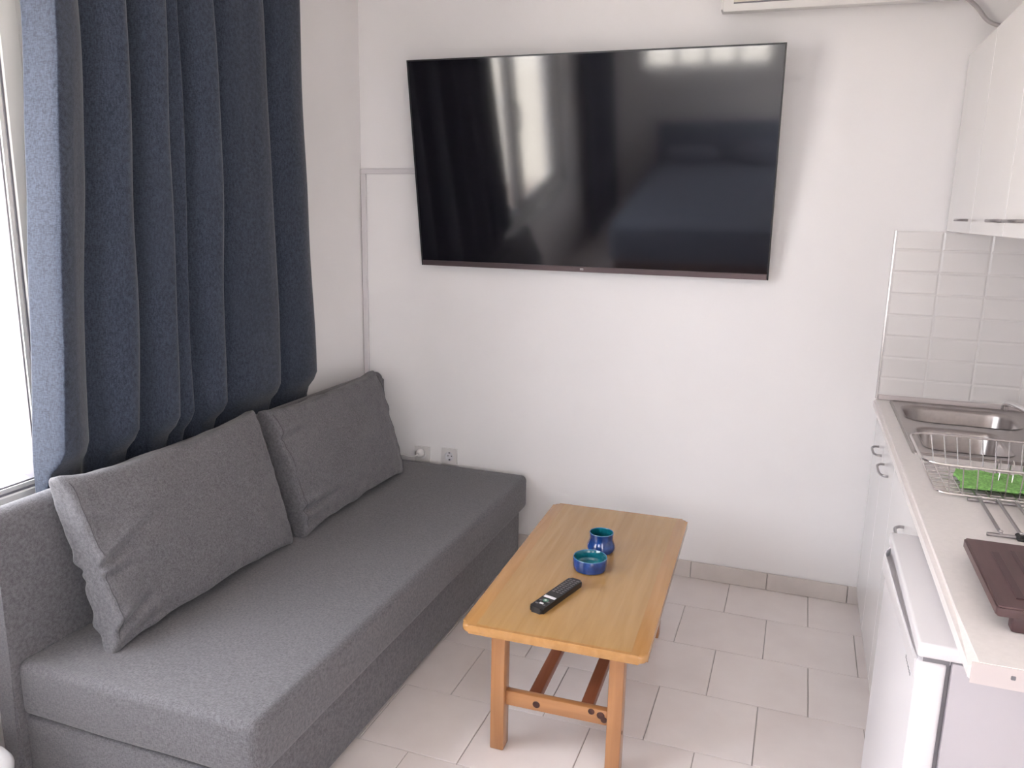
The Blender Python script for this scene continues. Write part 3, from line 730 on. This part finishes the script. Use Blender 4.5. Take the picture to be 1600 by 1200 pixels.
# ------------------------------------------------------------------ sink
sk = thing('kitchen_sink', 'stainless steel double bowl sink set into the countertop', 'sink', ((SKX0+SKX1)/2, (SKY0+SKY1)/2, .9))
def grid_deck(bm, rects_holes, x0, x1, y0, y1, z):
    pass
b = new(); z = .906
outer = rrect(SKX0, SKX1, SKY0, SKY1, .018, 4)
bowls = [(.402, .775, -.375, -.105), (.415, .665, -.755, -.455)]
ov = [b.verts.new((*p, z)) for p in outer]; oe = [b.edges.new((ov[i], ov[(i+1) % len(ov)])) for i in range(len(ov))]
he = []; hv = []
for (a, c, d, e) in bowls:
    vs2 = [b.verts.new((*p, z)) for p in rrect(a, c, d, e, .075 if a < .41 else .05, 8)]
    hv.append(vs2); he += [b.edges.new((vs2[i], vs2[(i+1) % len(vs2)])) for i in range(len(vs2))]
bmesh.ops.triangle_fill(b, use_beauty=True, edges=oe+he)
# remove faces inside the bowls
for f in list(b.faces):
    c = f.calc_center_median()
    for vs2 in hv:
        if all(v in vs2 for v in f.verts): b.faces.remove(f); break
lower = [b.verts.new((v.co.x, v.co.y, .9005)) for v in ov]
for i in range(len(ov)): b.faces.new((ov[i], ov[(i+1) % len(ov)], lower[(i+1) % len(ov)], lower[i]))
deck = obj('deck', b, 'steel', sk, ang=20)
for (a, c, d, e), rad in zip(bowls, (.075, .05)):
    b = new(); rings = []
    for ins, zz in ((-.004, .9075), (.0, .9068), (.004, .903), (.008, .890), (.016, .775), (.024, .758), (.045, .750)):
        rings.append([b.verts.new((*p, zz)) for p in rrect(a+ins, c-ins, d+ins, e-ins, max(.012, rad-ins*.4), 8)])
    for r0, r1 in zip(rings, rings[1:]):
        for i in range(len(r0)): b.faces.new((r0[i], r0[(i+1) % len(r0)], r1[(i+1) % len(r0)], r1[i]))
    b.faces.new(rings[-1])
    bw = obj('bowl', b, 'steel', sk, ang=50)
    obj('drain', lathe(new(), [(.038, .7505), (.036, .7535), (.022, .7535), (.020, .7515)], 24, c=((a+c)/2, (d+e)/2, 0)), 'chrome', bw)
obj('raised_rim', (lambda bm: bm)(tube(new(), [(*p, .9065) for p in rrect(SKX0+.008, SKX1-.008, SKY0+.008, SKY1-.008, .014, 4)], .0025, 6, closed=True)), 'steel', deck)

# mixer tap
tp = thing('mixer_tap', 'chrome mixer tap at the wall side of the sink', 'tap', (.812, -.415, .906))
TB = (.812, -.415, .906)
obj('base', lathe(new(), [(.026, 0), (.026, .008), (.021, .012), (.021, .046), (.018, .054)], 24, c=TB), 'chrome', tp)
obj('spout', tube(new(), smooth_path([(.812, -.415, .940), (.803, -.385, .955), (.785, -.30, .962), (.765, -.215, .962), (.752, -.165, .957), (.748, -.150, .945)], 6), .0105, 12), 'chrome', tp)
obj('lever', tube(new(), smooth_path([(.812, -.415, .962), (.822, -.40, .985), (.838, -.355, 1.000)], 6), [.010]*4+[.008]*9, 10), 'chrome', tp)
obj('aerator', lathe(new(), [(.012, 0), (.012, .018)], 16, c=(.748, -.150, .930)), 'chrome', tp)

# ------------------------------------------------------------------ dish rack with cup, cloth
rk = thing('dish_rack', 'chromed wire dish rack standing on the counter beside the sink', 'dish rack', (.575, -1.06, .900))
rx0, rx1, ry0, ry1 = .342, .800, -1.225, -.900; bx0, bx1, by0, by1 = .385, .765, -1.200, -.925; zt, zb = .992, .908
obj('rim', tube(new(), [(*p, zt) for p in rrect(rx0, rx1, ry0, ry1, .055, 6)], .0035, 8, closed=True), 'wire', rk)
obj('base_rim', tube(new(), [(*p, zb) for p in rrect(bx0, bx1, by0, by1, .03, 6)], .003, 8, closed=True), 'wire', rk)
for k in range(11):     # lengthwise hoops: front rim, across the bottom, back rim
    x = rx0+.06+k*(rx1-rx0-.12)/10; xb = bx0+.03+k*(bx1-bx0-.06)/10
    obj('wire', tube(new(), [(x, ry0, zt), (xb, by0, zb), (xb, by1, zb), (x, ry1, zt)], .0017, 6), 'wire', rk)
for k in range(7):      # crosswise hoops
    y = ry0+.05+k*(ry1-ry0-.10)/6; yb = by0+.03+k*(by1-by0-.06)/6
    obj('wire', tube(new(), [(rx0, y, zt), (bx0, yb, zb-.002), (bx1, yb, zb-.002), (rx1, y, zt)], .0017, 6), 'wire', rk)
for k in range(5):      # plate loops
    x = .545+k*.032
    obj('plate_loop', tube(new(), smooth_path([(x, -1.10, zb), (x+.004, -1.09, zb+.045), (x+.01, -1.05, zb+.066), (x+.014, -1.01, zb+.045), (x+.016, -1.00, zb)], 4), .0016, 6), 'wire', rk)
for fx in (bx0+.04, bx1-.04):
    for fy in (by0+.02, by1-.02): obj('foot', tube(new(), [(fx, fy, .9005), (fx, fy, zb)], .003, 6), 'wire', rk)
cup = tag(obj('cutlery_cup', lathe(new(), [(.030, 0), (.036, .10), (.038, .102), (.0345, .10), (.0285, .004), (.001, .004)], 28, c=(.700, -.985, .9115)), 'plastic_w', origin=(.700, -.985, .9115)), 'white plastic cutlery cup standing in the dish rack', 'cup')
b = new(); bmesh.ops.create_grid(b, x_segments=26, y_segments=18, size=1)
for v in b.verts:
    u, t = v.co.x, v.co.y
    v.co = Vector((.575+u*.125*(1+.05*math.sin(t*5)), -1.095+t*.075*(1+.06*math.sin(u*4)), .9165+.006*noise.noise(Vector((u*3, t*3, 1)))+.004*noise.noise(Vector((u*9, t*7, 2)))+.003))
r_ = bmesh.ops.extrude_face_region(b, geom=list(b.faces)); bmesh.ops.translate(b, verts=[g for g in r_['geom'] if isinstance(g, bmesh.types.BMVert)], vec=(0, 0, .008))
tag(obj('dish_cloth', b, 'sponge', origin=(.575, -1.095, .915)), 'bright green dish cloth lying in the wire rack', 'cloth')

# folding chrome trivet
tv2 = thing('trivet', 'folding chrome trivet lying between the dish rack and the brown board', 'trivet', (.56, -1.35, .9))
for k in range(4):
    x = .478+k*.042
    obj('bar', box(new(), x+.000, x+.008, -1.475, -1.215, .9085, .9145, .002, 1), 'handle', tv2)
for y in (-1.468, -1.222):
    obj('crossbar', tube(new(), [(.455, y, .9055), (.625, y, .9055)], .0045, 8), 'handle', tv2)
    for x in (.482, .524, .566, .608): obj('rivet', lathe(new(), [(.005, 0), (.005, .002), (.003, .0035)], 12, c=(x, y, .9145)), 'chrome', tv2)
obj('hinge', box(new(), .513, .535, -1.482, -1.456, .9005, .9135, .003, 1), 'dark', tv2)

# brown board on feet
bd = thing('serving_board', 'dark brown lacquered board raised on stub feet at the counter end', 'board', (.54, -1.795, .9))
b = prism(new(), rrect(.376, .70, -1.962, -1.632, .008, 4), 2, .928, .948)
bmesh.ops.bevel(b, geom=[e for e in b.edges if abs(e.verts[0].co.z-e.verts[1].co.z) < 1e-6], offset=.003, segments=2, affect='EDGES')
sb = obj('panel', b, 'board', bd)
obj('raised_rib', box(new(), .414, .430, -1.92, -1.70, .9475, .9505, .0012, 1), 'board_dark', sb)
obj('raised_rib', box(new(), .452, .462, -1.90, -1.68, .9475, .9505, .0012, 1), 'board_dark', sb)
for fx in (.420, .66):
    for fy in (-1.944, -1.655): obj('foot', box(new(), fx-.016, fx+.016, fy-.014, fy+.014, .9003, .9285, .004, 2), 'board_dark', bd)

# ------------------------------------------------------------------ fridge
fr = thing('fridge', 'white under-counter fridge with a grip along the door top', 'fridge', (.58, -1.675, 0))
FY0, FY1, FX = -1.958, -1.392, .264
obj('body', box(new(), .322, XR-.06, FY0+.0005, FY1, .03, .820, .004, 2), 'fridge_shaded', fr)
obj('top', box(new(), FX-.001, XR-.06, FY0, FY1, .8215, .851, .006, 3), 'fridge', fr)
dr = obj('door', box(new(), FX, .314, FY0, FY1, .055, .814, .007, 3), 'fridge', fr)
obj('gasket', box(new(), .3135, .3225, FY0+.012, FY1-.012, .06, .81), 'gasket', dr, smooth=False)
obj('top_gap', box(new(), FX+.010, .318, FY0+.004, FY0+.006, .8135, .822), 'gasket', dr, smooth=False)
obj('seal_strip', box(new(), FX+.012, .32, FY0+.006, FY1-.006, .8135, .822), 'fridge_grey', dr, smooth=False)
# hand grip: a shallow trough along the top of the door, swelling outwards
b = new(); NS = 24; rows = []
for i in range(NS+1):
    t = i/NS; y = -1.445-t*.50; sw = min(1, t*14+.15)*(1-t)**.75
    o_ = .002+.019*sw; zt = .828-.016*t
    prof = [(FX+.001, .770), (FX-o_*.55, .776), (FX-o_, .790), (FX-o_, zt), (FX-o_+.004, zt+.001), (FX-o_+.0055, .8125), (FX-.0005, .811), (FX+.001, .811)]
    rows.append([b.verts.new((px, y, pz)) for px, pz in prof])
for r0, r1 in zip(rows, rows[1:]):
    for i in range(len(r0)): b.faces.new((r0[i], r0[(i+1) % len(r0)], r1[(i+1) % len(r0)], r1[i]))
b.faces.new(rows[0]); b.faces.new(rows[-1][::-1])
obj('grip', b, 'fridge', dr)
b = new()
for k, hgt in enumerate((.011, .008, .008, .008, .010, .008, .008)):
    y = -1.838-k*.0108
    box(b, FX-.0006, FX+.0005, y-.0052, y, .754, .754+hgt*.62)
obj('lettering', b, 'ink', dr, smooth=False, label='small dark lettering too worn to read')
obj('plinth', box(new(), .335, XR-.1, FY0+.02, FY1-.02, 0, .03), 'dark', fr, smooth=False)

# ------------------------------------------------------------------ near the sofa end and behind the camera
bn = thing('pedal_bin', 'small white bin with a domed lid beside the sofa end', 'bin', (-1.815, -2.315, 0))
obj('body', lathe(new(), [(.085, .0), (.092, .006), (.105, .225), (.106, .23)], 40, c=(-1.815, -2.315, 0)), 'plastic_w', bn)
obj('lid', lathe(new(), [(.109, .230), (.110, .240), (.100, .258), (.075, .272), (.035, .281), (.001, .283)], 40, c=(-1.815, -2.315, 0)), 'plastic_w', bn)
bed = thing('bed', 'low double bed with a blue grey spread behind the sofa', 'bed', (-.80, -4.25, 0))
obj('frame', box(new(), -1.50, -.12, -5.42, -3.10, .06, .28, .01, 2), 'bedwood', bed)
obj('mattress', rbox(-1.50, -.12, -5.38, -3.08, .285, .47, .05, 4), 'pillow', bed)
obj('bedspread', rbox(-1.53, -.09, -4.95, -3.05, .20, .50, .05, 4, amp=.006), 'sheet', bed)
obj('headboard', box(new(), -1.55, -.07, -5.495, -5.43, .06, .80, .012, 2), 'sheet', bed)
for x in (-1.44, -.18):
    for y in (-5.36, -3.16): obj('leg', box(new(), x-.03, x+.03, y-.03, y+.03, 0, .06), 'bedwood', bed, smooth=False)
for x in (-1.16, -.47):
    b = new(); bmesh.ops.create_uvsphere(b, u_segments=24, v_segments=14, radius=1)
    for v in b.verts:
        sx = math.copysign(abs(v.co.x)**.55, v.co.x); sy = math.copysign(abs(v.co.y)**.55, v.co.y)
        v.co = Vector((x+sx*.27, -5.17+sy*.17, .555+v.co.z*.06))
    tag(obj('bed_pillow', b, 'pillow', origin=(x, -5.17, .50)), 'blue grey pillow on the bed, beside the dark blue curtain' if x < -1 else 'blue grey pillow on the bed, on the side of the added glazed door', 'pillow', 'pillows on the bed')
